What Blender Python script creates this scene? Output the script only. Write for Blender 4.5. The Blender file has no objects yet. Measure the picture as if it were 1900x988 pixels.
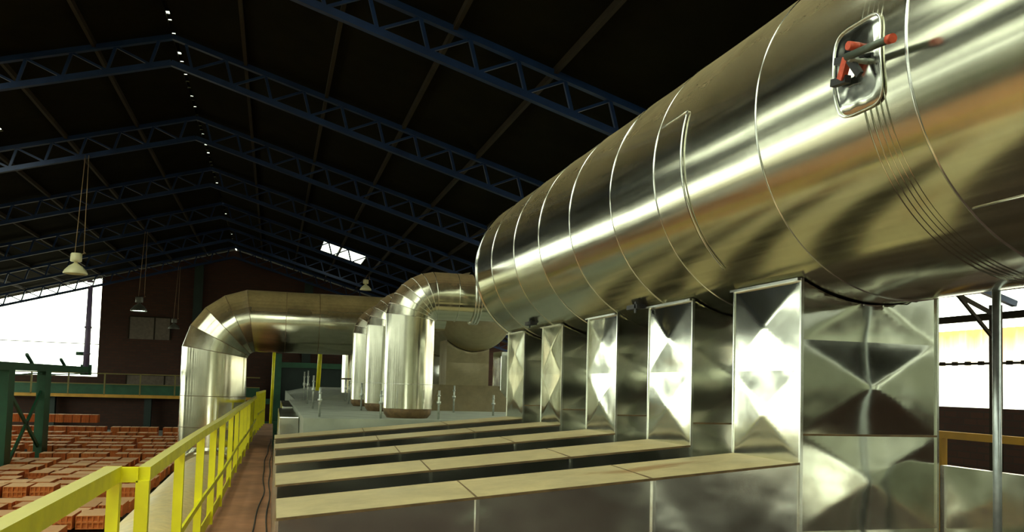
import bpy, math, random
from mathutils import Vector, Matrix
random.seed(7)
D = bpy.data
scn = bpy.context.scene
COL = scn.collection
# ---------------------------------------------------------------- camera
cam = D.cameras.new('camera')
cam.sensor_width = 36.0
cam.lens = 29.62
cam.shift_y = 0.0701
cam.clip_end = 500
camo = D.objects.new('camera', cam)
COL.objects.link(camo)
YAW, PIT, ROLL = 0.27429593, 0.0565684, 0.0277559
fw = Vector((math.sin(YAW)*math.cos(PIT), math.cos(YAW)*math.cos(PIT), math.sin(PIT)))
rt = Vector((math.cos(YAW), -math.sin(YAW), 0))
dn = -rt.cross(fw)
r2 = rt*math.cos(ROLL) - dn*math.sin(ROLL)
d2 = rt*math.sin(ROLL) + dn*math.cos(ROLL)
m = Matrix((( r2.x, -d2.x, -fw.x), (r2.y, -d2.y, -fw.y), (r2.z, -d2.z, -fw.z)))
camo.matrix_world = m.to_4x4()
scn.camera = camo
# ---------------------------------------------------------------- light
scn.view_settings.view_transform = 'Standard'
scn.view_settings.look = 'None'
scn.view_settings.gamma = 1.0
scn.view_settings.use_curve_mapping = False
scn.view_settings.exposure = 0.0
world = D.worlds.new('overcast_sky')
scn.world = world
world.use_nodes = True
bg = world.node_tree.nodes['Background']
bg.inputs[0].default_value = (0.91, 1.0, 0.80, 1)
bg.inputs[1].default_value = 5.6
try:
    world.cycles.sampling_method = 'MANUAL'
    world.cycles.sample_map_resolution = 64
except Exception:
    pass

# ---------------------------------------------------------------- materials
def new_mat(name):
    m = D.materials.new(name)
    m.use_nodes = True
    nt = m.node_tree
    return m, nt, nt.nodes['Principled BSDF']
def noise(nt, scale, detail=3, vec=None, rough=.5):
    n = nt.nodes.new('ShaderNodeTexNoise')
    n.inputs['Scale'].default_value = scale
    n.inputs['Detail'].default_value = detail
    n.inputs['Roughness'].default_value = rough
    if vec is not None: nt.links.new(vec, n.inputs['Vector'])
    return n
def objcoord(nt, scale=(1, 1, 1)):
    g = nt.nodes.new('ShaderNodeNewGeometry')
    mp = nt.nodes.new('ShaderNodeMapping')
    mp.inputs['Scale'].default_value = scale
    nt.links.new(g.outputs['Position'], mp.inputs['Vector'])
    return mp.outputs[0]
def ramp(nt, src, p0, c0, p1, c1):
    r = nt.nodes.new('ShaderNodeValToRGB')
    r.color_ramp.elements[0].position = p0; r.color_ramp.elements[0].color = (*c0, 1)
    r.color_ramp.elements[1].position = p1; r.color_ramp.elements[1].color = (*c1, 1)
    nt.links.new(src, r.inputs[0])
    return r.outputs[0]
def maprange(nt, src, a, b, c, d):
    r = nt.nodes.new('ShaderNodeMapRange')
    r.inputs[1].default_value = a; r.inputs[2].default_value = b
    r.inputs[3].default_value = c; r.inputs[4].default_value = d
    nt.links.new(src, r.inputs[0])
    return r.outputs[0]
def bump(nt, bs, src, strength, dist):
    b = nt.nodes.new('ShaderNodeBump')
    b.inputs['Strength'].default_value = strength
    b.inputs['Distance'].default_value = dist
    nt.links.new(src, b.inputs['Height'])
    nt.links.new(b.outputs[0], bs.inputs['Normal'])
def plain(name, c, rough=.6, metal=0, var=.15, scale=6, bmp=0, spec=.5):
    m, nt, bs = new_mat(name)
    n = noise(nt, scale, 4, objcoord(nt))
    col = ramp(nt, n.outputs[0], .3, tuple(x*(1-var) for x in c), .7, tuple(min(1, x*(1+var)) for x in c))
    nt.links.new(col, bs.inputs['Base Color'])
    bs.inputs['Roughness'].default_value = rough
    bs.inputs['Metallic'].default_value = metal
    bs.inputs['Specular IOR Level'].default_value = spec
    if bmp: bump(nt, bs, n.outputs[0], .5, bmp)
    return m
def sheet_metal(name, base=(.66, .67, .60), r0=.17, r1=.30, dust=1.0, dustcol=(.30, .235, .105), lo=.25, hi=.95,
                wave=.004, wscale=(1.5, 1.5, 1.5), streak=None):
    """galvanised cladding with dust lying on the upward sides"""
    m, nt, bs = new_mat(name)
    L = nt.links
    v = objcoord(nt)
    n1 = noise(nt, 2.2, 5, v)
    n2 = noise(nt, 1.0, 2, objcoord(nt, wscale), .35)
    n3 = noise(nt, 9.0, 6, v, .65)
    bs.inputs['Metallic'].default_value = 1
    if streak:
        n4 = noise(nt, 1.0, 4, objcoord(nt, streak), .6)
        rsrc = n4.outputs[0]
    else:
        rsrc = n1.outputs[0]
    L.new(maprange(nt, rsrc, .3, .7, r0, r1), bs.inputs['Roughness'])
    L.new(ramp(nt, n3.outputs[0], .3, tuple(x*.9 for x in base), .7, base), bs.inputs['Base Color'])
    bump(nt, bs, n2.outputs[0], 1.0, wave)
    if dust > 0:
        g = nt.nodes.new('ShaderNodeNewGeometry')
        sp = nt.nodes.new('ShaderNodeSeparateXYZ')
        L.new(g.outputs['True Normal'], sp.inputs[0])
        up = maprange(nt, sp.outputs[2], lo, hi, 0, dust)
        mu = nt.nodes.new('ShaderNodeMath'); mu.operation = 'MULTIPLY'
        L.new(up, mu.inputs[0]); L.new(maprange(nt, n1.outputs[0], .25, .7, .65, 1.0), mu.inputs[1])
        df = nt.nodes.new('ShaderNodeBsdfPrincipled')
        df.inputs['Roughness'].default_value = .75
        L.new(ramp(nt, n3.outputs[0], .35, tuple(x*.85 for x in dustcol), .7, tuple(x*1.1 for x in dustcol)), df.inputs['Base Color'])
        mx = nt.nodes.new('ShaderNodeMixShader')
        L.new(mu.outputs[0], mx.inputs[0]); L.new(bs.outputs[0], mx.inputs[1]); L.new(df.outputs[0], mx.inputs[2])
        L.new(mx.outputs[0], nt.nodes['Material Output'].inputs[0])
    return m
M = {}
M['duct'] = sheet_metal('brushed_duct_cladding', base=(.66, .65, .52), r0=.13, r1=.21, dust=.95, dustcol=(.32, .245, .115), lo=.05, hi=.8, wave=.006,
                        wscale=(1.2, .9, 1.2), streak=(25, .6, 25))
M['seam'] = sheet_metal('bright_seam_metal', base=(.85, .86, .8), r0=.15, r1=.25, dust=.3, wave=0)
M['pipe'] = sheet_metal('pipe_cladding', base=(.66, .65, .52), r0=.12, r1=.24, dust=.95, dustcol=(.27, .18, .08), lo=.05, hi=.7, wave=.006, wscale=(3, 3, .6), streak=(9, 9, .4))
M['browndust'] = sheet_metal('brown_dusted_cladding', base=(.5, .45, .3), r0=.3, r1=.4, dust=1.0, dustcol=(.15, .115, .05), lo=-1.6, hi=.1, wave=.004)
M['bigpipe'] = sheet_metal('dusty_pipe_cladding', base=(.66, .64, .50), r0=.12, r1=.22, dust=.95, dustcol=(.42, .30, .12), lo=-.05, hi=.7, wave=.006, wscale=(2, 2, .8))
M['lowpipe'] = sheet_metal('sandy_pipe_cladding', r0=.3, r1=.4, dust=1.0, dustcol=(.85, .66, .32), lo=-1.8, hi=-.6, wave=.004)
M['panel'] = sheet_metal('cross_broken_panel', base=(.74, .75, .65), r0=.08, r1=.15, dust=0, wave=.005, wscale=(3.0, 3.0, 3.0))
M['panel2'] = sheet_metal('duct_side_sheet', base=(.60, .60, .56), r0=.12, r1=.24, dust=0, wave=.012, wscale=(2.2, 2.2, 3.5))
M['dusttop'] = sheet_metal('dust_covered_duct_top', base=(.6, .58, .45), r0=.35, r1=.5, dust=.92, dustcol=(.50, .39, .19), lo=.0, hi=.6)
def add_rust(m, cx, cy, sx, sy):
    nt = m.node_tree; L = nt.links; out = nt.nodes['Material Output']; old = out.inputs[0].links[0].from_socket
    g = nt.nodes.new('ShaderNodeNewGeometry'); mp = nt.nodes.new('ShaderNodeMapping'); mp.vector_type = 'TEXTURE'
    mp.inputs['Location'].default_value = (cx, cy, -.46); mp.inputs['Scale'].default_value = (sx, sy, 1); L.new(g.outputs['Position'], mp.inputs[0])
    ln = nt.nodes.new('ShaderNodeVectorMath'); ln.operation = 'LENGTH'; L.new(mp.outputs[0], ln.inputs[0])
    n = noise(nt, 9, 5, objcoord(nt, (1, 6, 1)))
    ad = nt.nodes.new('ShaderNodeMath'); ad.operation = 'MULTIPLY_ADD'; L.new(n.outputs[0], ad.inputs[0]); ad.inputs[1].default_value = 1.6; L.new(ln.outputs[1], ad.inputs[2])
    k = maprange(nt, ad.outputs[0], 1.2, 1.8, .75, 0)
    r = nt.nodes.new('ShaderNodeBsdfPrincipled'); r.inputs['Base Color'].default_value = (.24, .11, .03, 1); r.inputs['Roughness'].default_value = .8
    mx = nt.nodes.new('ShaderNodeMixShader'); L.new(k, mx.inputs[0]); L.new(old, mx.inputs[1]); L.new(r.outputs[0], mx.inputs[2]); L.new(mx.outputs[0], out.inputs[0])
add_rust(M['dusttop'], 2.05, 4.42, .42, .10)
M['yellow'] = plain('yellow_rail_paint', (.80, .74, .004), .38, 0, .08, 5)
M['yellow_dust'] = plain('dusty_yellow_paint', (.80, .74, .006), .45, 0, .12, 7)
def dust_top(m, col):
    nt = m.node_tree; L = nt.links; out = nt.nodes['Material Output']; old = out.inputs[0].links[0].from_socket
    g = nt.nodes.new('ShaderNodeNewGeometry'); sp = nt.nodes.new('ShaderNodeSeparateXYZ'); L.new(g.outputs['True Normal'], sp.inputs[0])
    d = nt.nodes.new('ShaderNodeBsdfPrincipled'); d.inputs['Base Color'].default_value = (*col, 1); d.inputs['Roughness'].default_value = .6
    mx = nt.nodes.new('ShaderNodeMixShader'); L.new(maprange(nt, sp.outputs[2], .5, .9, 0, .85), mx.inputs[0]); L.new(old, mx.inputs[1]); L.new(d.outputs[0], mx.inputs[2]); L.new(mx.outputs[0], out.inputs[0])
dust_top(M['yellow_dust'], (.44, .38, .14))
M['blue'] = plain('blue_truss_paint', (.005, .022, .078), .5, 0, .2, 3, 0, .35)
M['dullyellow'] = plain('dull_yellow_gallery_paint', (.16, .13, .03), .6, 0, .2, 3)
M['green'] = plain('green_steel_paint', (.008, .075, .03), .5, 0, .2, 3)
M['orange'] = plain('orange_yellow_edge_paint', (.50, .26, .02), .5, 0, .15, 3)
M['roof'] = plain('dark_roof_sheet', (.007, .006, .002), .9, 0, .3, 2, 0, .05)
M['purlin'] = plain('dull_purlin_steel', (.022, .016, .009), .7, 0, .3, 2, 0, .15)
M['concrete'] = plain('grey_kiln_roof_screed', (.27, .29, .23), .9, 0, .18, 3, .01)
M['floor'] = plain('dark_shop_floor', (.06, .045, .03), .9, 0, .3, 1)
M['ground'] = plain('pale_yard_ground', (.26, .22, .16), .95, 0, .1, .3)
M['galv'] = plain('galvanised_rod', (.42, .45, .40), .35, .6, .2, 30)
M['polegalv'] = plain('galvanised_post', (.40, .43, .44), .35, .8, .15, 20)
M['rust'] = plain('rusty_collar', (.14, .085, .035), .7, .3, .35, 14, .003)
M['black'] = plain('black_rubber', (.012, .012, .014), .5, 0, .2, 9)
M['cable'] = plain('black_cable', (.02, .015, .01), .6, 0, .2, 9)
M['cord'] = plain('brown_lamp_cord', (.30, .20, .10), .7)
M['red'] = plain('red_orange_paint', (.55, .07, .025), .45, 0, .25, 40)
M['lever'] = plain('grey_green_lever_paint', (.09, .11, .085), .4, .3, .2, 20)
M['shade'] = plain('cream_enamel', (.75, .70, .42), .35, 0, .08, 4)
M['darkshade'] = plain('dull_grey_enamel', (.10, .10, .08), .4, .2, .2, 4)
M['purple'] = plain('violet_grey_post_paint', (.16, .12, .22), .5, 0, .15, 4)
M['doorgreen'] = plain('dark_green_door_sheet', (.006, .02, .014), .6, 0, .2, 2)
M['frost'] = plain('dusty_glass_block', (.10, .075, .05), .4, 0, .2, 8)
# walkway: brown-red brick dust
M['kilntop'] = plain('dark_brown_kiln_top', (.05, .026, .02), .9, 0, .3, 2)
M['walk'] = plain('brown_walkway_screed', (.36, .165, .08), .9, 0, .3, 2.2, .01)
# wall brick
def brick_mat(name, c1, c2, mortar, sc=1.0):
    m, nt, bs = new_mat(name)
    g = nt.nodes.new('ShaderNodeNewGeometry')
    sp = nt.nodes.new('ShaderNodeSeparateXYZ'); nt.links.new(g.outputs['Position'], sp.inputs[0])
    ad = nt.nodes.new('ShaderNodeMath'); nt.links.new(sp.outputs[0], ad.inputs[0]); nt.links.new(sp.outputs[1], ad.inputs[1])
    cb = nt.nodes.new('ShaderNodeCombineXYZ'); nt.links.new(ad.outputs[0], cb.inputs[0]); nt.links.new(sp.outputs[2], cb.inputs[1])
    b = nt.nodes.new('ShaderNodeTexBrick')
    b.inputs['Scale'].default_value = sc
    b.inputs['Color1'].default_value = (*c1, 1); b.inputs['Color2'].default_value = (*c2, 1); b.inputs['Mortar'].default_value = (*mortar, 1)
    b.inputs['Mortar Size'].default_value = .012; b.inputs['Brick Width'].default_value = .3; b.inputs['Row Height'].default_value = .12
    nt.links.new(cb.outputs[0], b.inputs['Vector'])
    nt.links.new(b.outputs[0], bs.inputs['Base Color'])
    bs.inputs['Roughness'].default_value = .9
    return m
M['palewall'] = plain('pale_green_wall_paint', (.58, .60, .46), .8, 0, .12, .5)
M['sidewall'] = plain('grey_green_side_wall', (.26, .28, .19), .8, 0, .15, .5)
M['wall'] = brick_mat('dark_red_brick_wall', (.055, .019, .010), (.038, .014, .009), (.03, .018, .012))
# clay bricks, each a little different
def clay(name, c0, c1):
    m, nt, bs = new_mat(name)
    oi = nt.nodes.new('ShaderNodeObjectInfo')
    n = noise(nt, 14, 3, objcoord(nt))
    mx = nt.nodes.new('ShaderNodeMix'); mx.data_type = 'FLOAT'
    mx.inputs[0].default_value = .45
    nt.links.new(oi.outputs['Random'], mx.inputs[2]); nt.links.new(n.outputs[0], mx.inputs[3])
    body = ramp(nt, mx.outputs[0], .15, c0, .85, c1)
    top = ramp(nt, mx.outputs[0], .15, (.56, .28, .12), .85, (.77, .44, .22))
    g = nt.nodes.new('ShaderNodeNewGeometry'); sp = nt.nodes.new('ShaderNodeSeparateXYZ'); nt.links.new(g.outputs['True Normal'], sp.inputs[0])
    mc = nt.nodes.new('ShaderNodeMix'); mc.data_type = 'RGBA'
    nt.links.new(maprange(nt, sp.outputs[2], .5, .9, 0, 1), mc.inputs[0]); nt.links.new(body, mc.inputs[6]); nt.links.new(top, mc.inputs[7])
    nt.links.new(mc.outputs[2], bs.inputs['Base Color'])
    bs.inputs['Roughness'].default_value = .9
    return m
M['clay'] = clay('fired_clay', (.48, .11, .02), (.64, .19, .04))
# lamp glow
m_, nt_, bs_ = new_mat('lamp_glow'); bs_.inputs['Emission Color'].default_value = (.8, 1, .85, 1); bs_.inputs['Emission Strength'].default_value = 12; M['glow'] = m_
# translucent corrugated sheet
def translucent(name, c0, c1, z0, z1, tp_mix=.3):
    m, nt, bs = new_mat(name); L = nt.links
    g = nt.nodes.new('ShaderNodeNewGeometry'); sp = nt.nodes.new('ShaderNodeSeparateXYZ'); L.new(g.outputs['Position'], sp.inputs[0])
    n = noise(nt, 1, 4, objcoord(nt, (4, 4, .5)))
    t = maprange(nt, sp.outputs[2], z0, z1, 0, 1)
    ad = nt.nodes.new('ShaderNodeMath'); ad.operation = 'MULTIPLY_ADD'; L.new(n.outputs[0], ad.inputs[0]); ad.inputs[1].default_value = .7; 
    sb = nt.nodes.new('ShaderNodeMath'); sb.operation = 'SUBTRACT'; L.new(t, sb.inputs[0]); sb.inputs[1].default_value = .35
    L.new(sb.outputs[0], ad.inputs[2])
    col = ramp(nt, ad.outputs[0], .1, c0, .9, c1)
    tr = nt.nodes.new('ShaderNodeBsdfTranslucent'); L.new(col, tr.inputs[0])
    tp = nt.nodes.new('ShaderNodeBsdfTransparent'); L.new(col, tp.inputs[0])
    mx = nt.nodes.new('ShaderNodeMixShader'); mx.inputs[0].default_value = tp_mix
    L.new(tr.outputs[0], mx.inputs[1]); L.new(tp.outputs[0], mx.inputs[2])
    L.new(mx.outputs[0], nt.nodes['Material Output'].inputs[0])
    return m
M['sheet'] = translucent('translucent_wall_sheet', (.95, .95, .9), (.55, .28, .12), .2, 1.3)
M['skylite'] = translucent('translucent_roof_sheet', (.95, .95, .92), (.9, .9, .85), 90, 100, .75)

# ---------------------------------------------------------------- mesh helpers
def wloc(o):
    v = Vector((0, 0, 0))
    while o is not None:
        v += o.location; o = o.parent
    return v
class MB:
    def __init__(s): s.v = []; s.f = []; s.sm = []
    def face(s, idx, sm=False): s.f.append(idx); s.sm.append(sm)
    def box(s, x0, x1, y0, y1, z0, z1):
        b = len(s.v)
        for z in (z0, z1):
            for (x, y) in ((x0, y0), (x1, y0), (x1, y1), (x0, y1)): s.v.append(Vector((x, y, z)))
        for q in ((3, 2, 1, 0), (4, 5, 6, 7), (0, 1, 5, 4), (1, 2, 6, 5), (2, 3, 7, 6), (3, 0, 4, 7)):
            s.face([b+i for i in q])
        return s
    def bar(s, a, b, w, h=None, up=(0, 0, 1)):
        h = h or w
        a = Vector(a); b = Vector(b); d = (b-a).normalized(); up = Vector(up)
        if abs(d.dot(up)) > .95: up = Vector((0, 1, 0))
        sx = d.cross(up).normalized(); sz = sx.cross(d).normalized()
        n = len(s.v)
        for p in (a, b):
            for (i, j) in ((-1, -1), (1, -1), (1, 1), (-1, 1)):
                s.v.append(p + sx*(i*w/2) + sz*(j*h/2))
        for q in ((0, 1, 2, 3), (7, 6, 5, 4), (4, 5, 1, 0), (5, 6, 2, 1), (6, 7, 3, 2), (7, 4, 0, 3)):
            s.face([n+i for i in q])
        return s
    def path(s, pts, w, h):
        for a, b in zip(pts, pts[1:]): s.bar(a, b, w, h)
        return s
    def tube(s, pts, r, n=16, caps=True, closed=False):
        pts = [Vector(p) for p in pts]; N = len(pts); rings = []
        rr = r if isinstance(r, (list, tuple)) else [r]*N
        ref = None
        for i, p in enumerate(pts):
            if closed: d = (pts[(i+1) % N]-pts[i-1]).normalized()
            else: d = (pts[min(i+1, N-1)]-pts[max(i-1, 0)]).normalized()
            if ref is None:
                ref = Vector((0, 0, 1)) if abs(d.z) < .9 else Vector((0, 1, 0))
            x = d.cross(ref).normalized(); y = x.cross(d).normalized(); ref = y
            b = len(s.v)
            for k in range(n):
                a = 2*math.pi*k/n
                s.v.append(p + x*(rr[i]*math.cos(a)) + y*(rr[i]*math.sin(a)))
            rings.append(b)
        pr = list(zip(rings, rings[1:]))
        if closed: pr.append((rings[-1], rings[0]))
        for a, b in pr:
            for k in range(n):
                k2 = (k+1) % n
                s.face([a+k, b+k, b+k2, a+k2], True)
        if caps and not closed:
            s.face([rings[0]+k for k in range(n)]); s.face([rings[-1]+k for k in range(n-1, -1, -1)])
        return s
    def lathe(s, prof, c, n=32, axis='z'):
        b0 = len(s.v); c = Vector(c)
        for (r, h) in prof:
            for k in range(n):
                a = 2*math.pi*k/n
                u, w = r*math.cos(a), r*math.sin(a)
                p = {'z': (u, w, h), 'y': (u, h, w), 'x': (h, u, w)}[axis]
                s.v.append(c+Vector(p))
        for i in range(len(prof)-1):
            for k in range(n):
                k2 = (k+1) % n
                q = [b0+i*n+k, b0+i*n+k2, b0+(i+1)*n+k2, b0+(i+1)*n+k]
                if axis == 'y': q.reverse()
                s.face(q, True)
        return s
    def gore(s, pts, r, n=48, seg=None):
        """mitred pipe: straight lengths cut on the bisector planes"""
        pts = [Vector(p) for p in pts]; N = len(pts)
        for i in (range(N-1) if seg is None else seg):
            a, b = pts[i], pts[i+1]; d = (b-a).normalized()
            up = Vector((0, 1, 0)) if abs(d.y) < .9 else Vector((1, 0, 0))
            x = up.cross(d).normalized(); y = d.cross(x)
            def plane(j, p):
                if j <= 0 or j >= N-1: return d
                d0 = (pts[j]-pts[j-1]).normalized(); d1 = (pts[j+1]-pts[j]).normalized()
                return (d0+d1).normalized()
            base = len(s.v)
            for j, p in ((i, a), (i+1, b)):
                nn = plane(j, p)
                for k in range(n):
                    t = 2*math.pi*k/n
                    o = x*(r*math.cos(t)) + y*(r*math.sin(t))
                    s.v.append(p + o - d*(o.dot(nn)/d.dot(nn)))
            for k in range(n):
                k2 = (k+1) % n
                s.face([base+k, base+k2, base+n+k2, base+n+k], True)
        return s
    def sheet(s, P, nu, nv, sm=True):
        """grid surface from P(u,v), both 0..1"""
        b = len(s.v)
        for j in range(nv+1):
            for i in range(nu+1): s.v.append(Vector(P(i/nu, j/nv)))
        for j in range(nv):
            for i in range(nu):
                a = b+j*(nu+1)+i
                s.face([a, a+1, a+nu+2, a+nu+1], sm)
        return s
    def build(s, name, mat, parent=None, bevel=0, solid=0):
        off = wloc(parent) if parent is not None else Vector((0, 0, 0))
        me = D.meshes.new(name)
        me.from_pydata([tuple(v-off) for v in s.v], [], s.f)
        me.polygons.foreach_set('use_smooth', s.sm)
        me.materials.append(mat)
        me.update()
        o = D.objects.new(name, me); COL.objects.link(o)
        if parent is not None: o.parent = parent
        if bevel:
            md = o.modifiers.new('bevel', 'BEVEL'); md.width = bevel; md.segments = 2; md.limit_method = 'ANGLE'
        if solid:
            md = o.modifiers.new('solid', 'SOLIDIFY'); md.thickness = solid; md.offset = -1
        return o
def tag(o, label, cat, group=None, kind=None):
    o['label'] = label; o['category'] = cat
    if group: o['group'] = group
    if kind: o['kind'] = kind
    return o
def thing(name, loc, label, cat, group=None):
    o = D.objects.new(name, None); COL.objects.link(o); o.location = loc
    o.empty_display_size = .2
    return tag(o, label, cat, group)
def struct(name, mb, mat, **k):
    o = mb.build(name, mat, **k); o['kind'] = 'structure'; return o
def copy_tree(o, loc):
    c = o.copy(); COL.objects.link(c); c.location = loc
    for ch in o.children:
        d = ch.copy(); COL.objects.link(d); d.parent = c
        for g in ch.children:
            e = g.copy(); COL.objects.link(e); e.parent = d
    return c

# ================================================================ SETTING
RX, RZ, SL = -2.0, 6.2, 0.291        # ridge x, roof sheet height at ridge, slope
XL, XR, YB, YF = -16.0, 12.0, 42.5, -14.0
def roofz(x): return RZ - SL*abs(x-RX)
floor = struct('floor', MB().box(XL-.2, XR+.2, YF, YB, -4.9, -4.7), M['floor'])
g = MB(); g.box(-120, XL-.2, -60, 160, -5.0, -4.8); g.box(XR+.2, 120, -60, 160, -5.0, -4.8)
g.box(XL-.2, XR+.2, YB, 160, -5.0, -4.8); g.box(XL-.2, XR+.2, -60, YF, -5.0, -4.8)
struct('ground_outside', g, M['ground'])
# roof with openings for the skylight sheets and slits along the ridge
SKYL = [(-7.15, -5.75, -12.0, 20.0), (-4.8, -3.0, -12.0, 9.0), (-13.6, -11.9, -12, 26)]  # last two strips added out of frame to light the hall from above
SKYR = [(1.6, 3.2, 31.6, 34.3), (-.8, 1.0, -12, 7.0), (6.6, 8.4, -12, 24.0)]  # first one is in view; other two added out of sight for top light
def roof_side(sgn):
    mb = MB()
    holes = SKYL if sgn < 0 else SKYR
    xs = sorted({RX+sgn*.035, (XL-.6) if sgn < 0 else (XR+.6)} | {h[0] for h in holes} | {h[1] for h in holes})
    ys = sorted({YF, YB+.5} | {h[2] for h in holes} | {h[3] for h in holes})
    for x0, x1 in zip(xs, xs[1:]):
        for y0, y1 in zip(ys, ys[1:]):
            if any(h[0]-.01 <= x0 and x1 <= h[1]+.01 and h[2]-.01 <= y0 and y1 <= h[3]+.01 for h in holes): continue
            b = len(mb.v)
            for (x, y) in ((x0, y0), (x1, y0), (x1, y1), (x0, y1)): mb.v.append(Vector((x, y, roofz(x))))
            for (x, y) in ((x0, y0), (x1, y0), (x1, y1), (x0, y1)): mb.v.append(Vector((x, y, roofz(x)+.05)))
            for q in ((3, 2, 1, 0), (4, 5, 6, 7), (0, 1, 5, 4), (1, 2, 6, 5), (2, 3, 7, 6), (3, 0, 4, 7)): mb.face([b+i for i in q])
    return mb
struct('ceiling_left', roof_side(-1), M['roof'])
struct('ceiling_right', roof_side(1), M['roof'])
def skysheet(h):
    def P(u, v):
        x = h[0]+(h[1]-h[0])*u; return (x, h[2]+(h[3]-h[2])*v, roofz(x)+.07)
    return MB().sheet(P, 1, 1, False)
for i_, h in enumerate(SKYL+SKYR): struct('window_%d' % (10+i_), skysheet(h), M['skylite'])
# ridge capping in lengths that leave slits of daylight
mb = MB(); y = YF
gaps = []
while y < YB:
    L_ = random.uniform(.14, .55)
    mb.box(RX-.12, RX+.12, y, min(y+L_, YB), RZ+.03, RZ+.05)
    y += L_ + random.choice([.03, .05, .08, .14])
struct('trim_1', mb, M['roof'])
# gable wall at the back: opening on its left side
mb = MB()
def gable_box(x0, x1, z0, dz=-.05):
    b = len(mb.v)
    for yy in (YB, YB+.25):
        mb.v += [Vector((x0, yy, z0)), Vector((x1, yy, z0)), Vector((x1, yy, roofz(x1)+dz)), Vector((x0, yy, roofz(x0)+dz))]
    for q in ((0, 1, 2, 3), (7, 6, 5, 4), (0, 4, 5, 1), (1, 5, 6, 2), (2, 6, 7, 3), (3, 7, 4, 0)): mb.face([b+i for i in q])
gable_box(-7.8, RX, -4.7); gable_box(RX, XR, -4.7)
mb.box(XL, -7.8, YB, YB+.25, -4.7, -.14)
struct('wall_back', mb, M['wall'])
# glass-block windows and piers in the back wall
for i, (x0, x1, z0, z1, xm) in enumerate([(-6.55, -4.75, 1.68, 2.72, -5.45), (-6.55, -4.0, -.55, .0, -4.9)]):
    w = struct('window_%d' % (5+i), MB().box(x0, x1, YB-.04, YB-.005, z0, z1), M['frost'])
    f = MB()
    for x in (x0, xm, x1): f.box(x-.03, x+.03, YB-.07, YB-.04, z0, z1)
    f.box(x0, x1, YB-.07, YB-.04, z1-.02, z1+.03)
    f.build('window_frame', M['purlin'], w)
mb = MB()
for x in (-3.6, 1.5, 6.5): mb.box(x-.2, x+.2, YB-.2, YB-.0, -4.7, roofz(x)-.35)
struct('trim_2', mb, M['doorgreen'])
# right wall: brick parapet, translucent sheets above it
struct('wall_right', MB().box(XR, XR+.25, YF, YB, -4.7, -.17), M['wall'])
mb = MB(); yy = YF
for y1_ in (-9.2, -8.2, -7.1, -6.2, -4.9, 4.0):  # unseen slits added to give the riser fronts streaks of reflected light
    mb.box(XR, XR+.2, yy, y1_, -.17, 1.8); yy = y1_+.28
struct('wall_right_near', mb, M['palewall'])
def corr(y0, y1, z0, z1, x, amp=.02, pitch=.177):
    n = int((y1-y0)/pitch*6)
    return MB().sheet(lambda u, v: (x+amp*math.sin(2*math.pi*u*(y1-y0)/pitch), y0+(y1-y0)*u, z0+(z1-z0)*v), n, 1, True)
struct('window_1', corr(4.05, YB-.1, -.21, 1.24, XR+.16), M['sheet'])
mb = MB(); mb.bar((XR+.1, 2, .62), (XR+.1, YB-.1, .62), .03, .04)
for i in range(130): mb.box(XR+.07, XR+.12, 2.2+i*.3, 2.3+i*.3, .59, .66)
struct('trim_3', mb, M['purlin'])
# left side: low wall, slits added for reflected stripes, open at far end
mb = MB().box(XL-.25, XL, YF, 24.5, -4.7, -1.3).box(XL-.25, XL, 24.5, YB, -4.7, -2.0)
yy = YF
for y1_ in (-9, -3.5, 1.5, 5.5, 9.0, 11.6, 14.2, 17.5, 21, 24.5):
    mb.box(XL-.2, XL, yy, y1_, -1.3, 1.6); yy = y1_+.35
struct('wall_left', mb, M['sidewall'])
# wall behind the camera with one gateway
mb = MB(); mb.box(XL, -9, YF-.25, YF, -4.7, 2.2); mb.box(-9, -4, YF-.25, YF, -.6, 2.2); mb.box(-4, XR, YF-.25, YF, -4.7, 2.2)
b = len(mb.v)
for yy in (YF-.25, YF): mb.v += [Vector((XL, yy, 2.1)), Vector((XR, yy, 2.1)), Vector((RX, yy, RZ-.05))]
for q in ((0, 1, 2), (5, 4, 3)): mb.face([b+i for i in q])
struct('wall_front', mb, M['palewall'])

# ================================================================ roof steel
TY = [11.2, 16.0, 20.9, 25.9, 31.0, 36.1, 41.2]
TNAME = ['nearest', 'second', 'third', 'fourth', 'fifth', 'sixth', 'farthest']
TZ = 5.62
def tz(x): return TZ - SL*abs(x-RX)
tdesc = ['dark blue steel lattice roof truss nearest the camera, passing above the long metal duct',
         'dark blue lattice roof truss, second from the camera, apex near the top left',
         'blue lattice roof truss, third from the camera, above the cream pendant lamp',
         'dark lattice roof truss, fourth from the camera, behind the cables of the cream pendant lamp',
         'dark lattice roof truss, fifth from the camera, crossing in front of the bright roof light',
         'blue lattice roof truss just beyond the bright roof light, sixth from the camera',
         'dark lattice roof truss farthest back, close to the brick end wall']
for i, Y in enumerate(TY):
    t = thing('roof_truss', (RX, Y, TZ), tdesc[i], 'roof truss', 'blue lattice roof trusses')
    for s, xe in ((-1, XL+.15), (1, XR-.15)):
        MB().bar((RX, Y, tz(RX)), (xe, Y, tz(xe)), .10, .10).build('bottom_chord', M['blue'], t)
        MB().bar((RX, Y, tz(RX)+.48), (xe, Y, tz(xe)+.48), .10, .09).build('top_chord', M['blue'], t)
        n = 19; xe2 = xe
        for k in range(n):
            xa = RX + s*(.35+k*.7); xb = xa + s*.62
            if abs(xb-RX) > abs(xe-RX): break
            MB().bar((xa, Y, tz(xa)+.03), (xa-s*.12, Y, tz(xa)+.47), .05, .05, up=(0, 1, 0)).build('upright', M['blue'], t)
            MB().bar((xa, Y, tz(xa)+.03), (xb-s*.06, Y, tz(xb)+.45), .04, .04, up=(0, 1, 0)).build('diagonal', M['blue'], t)
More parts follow.
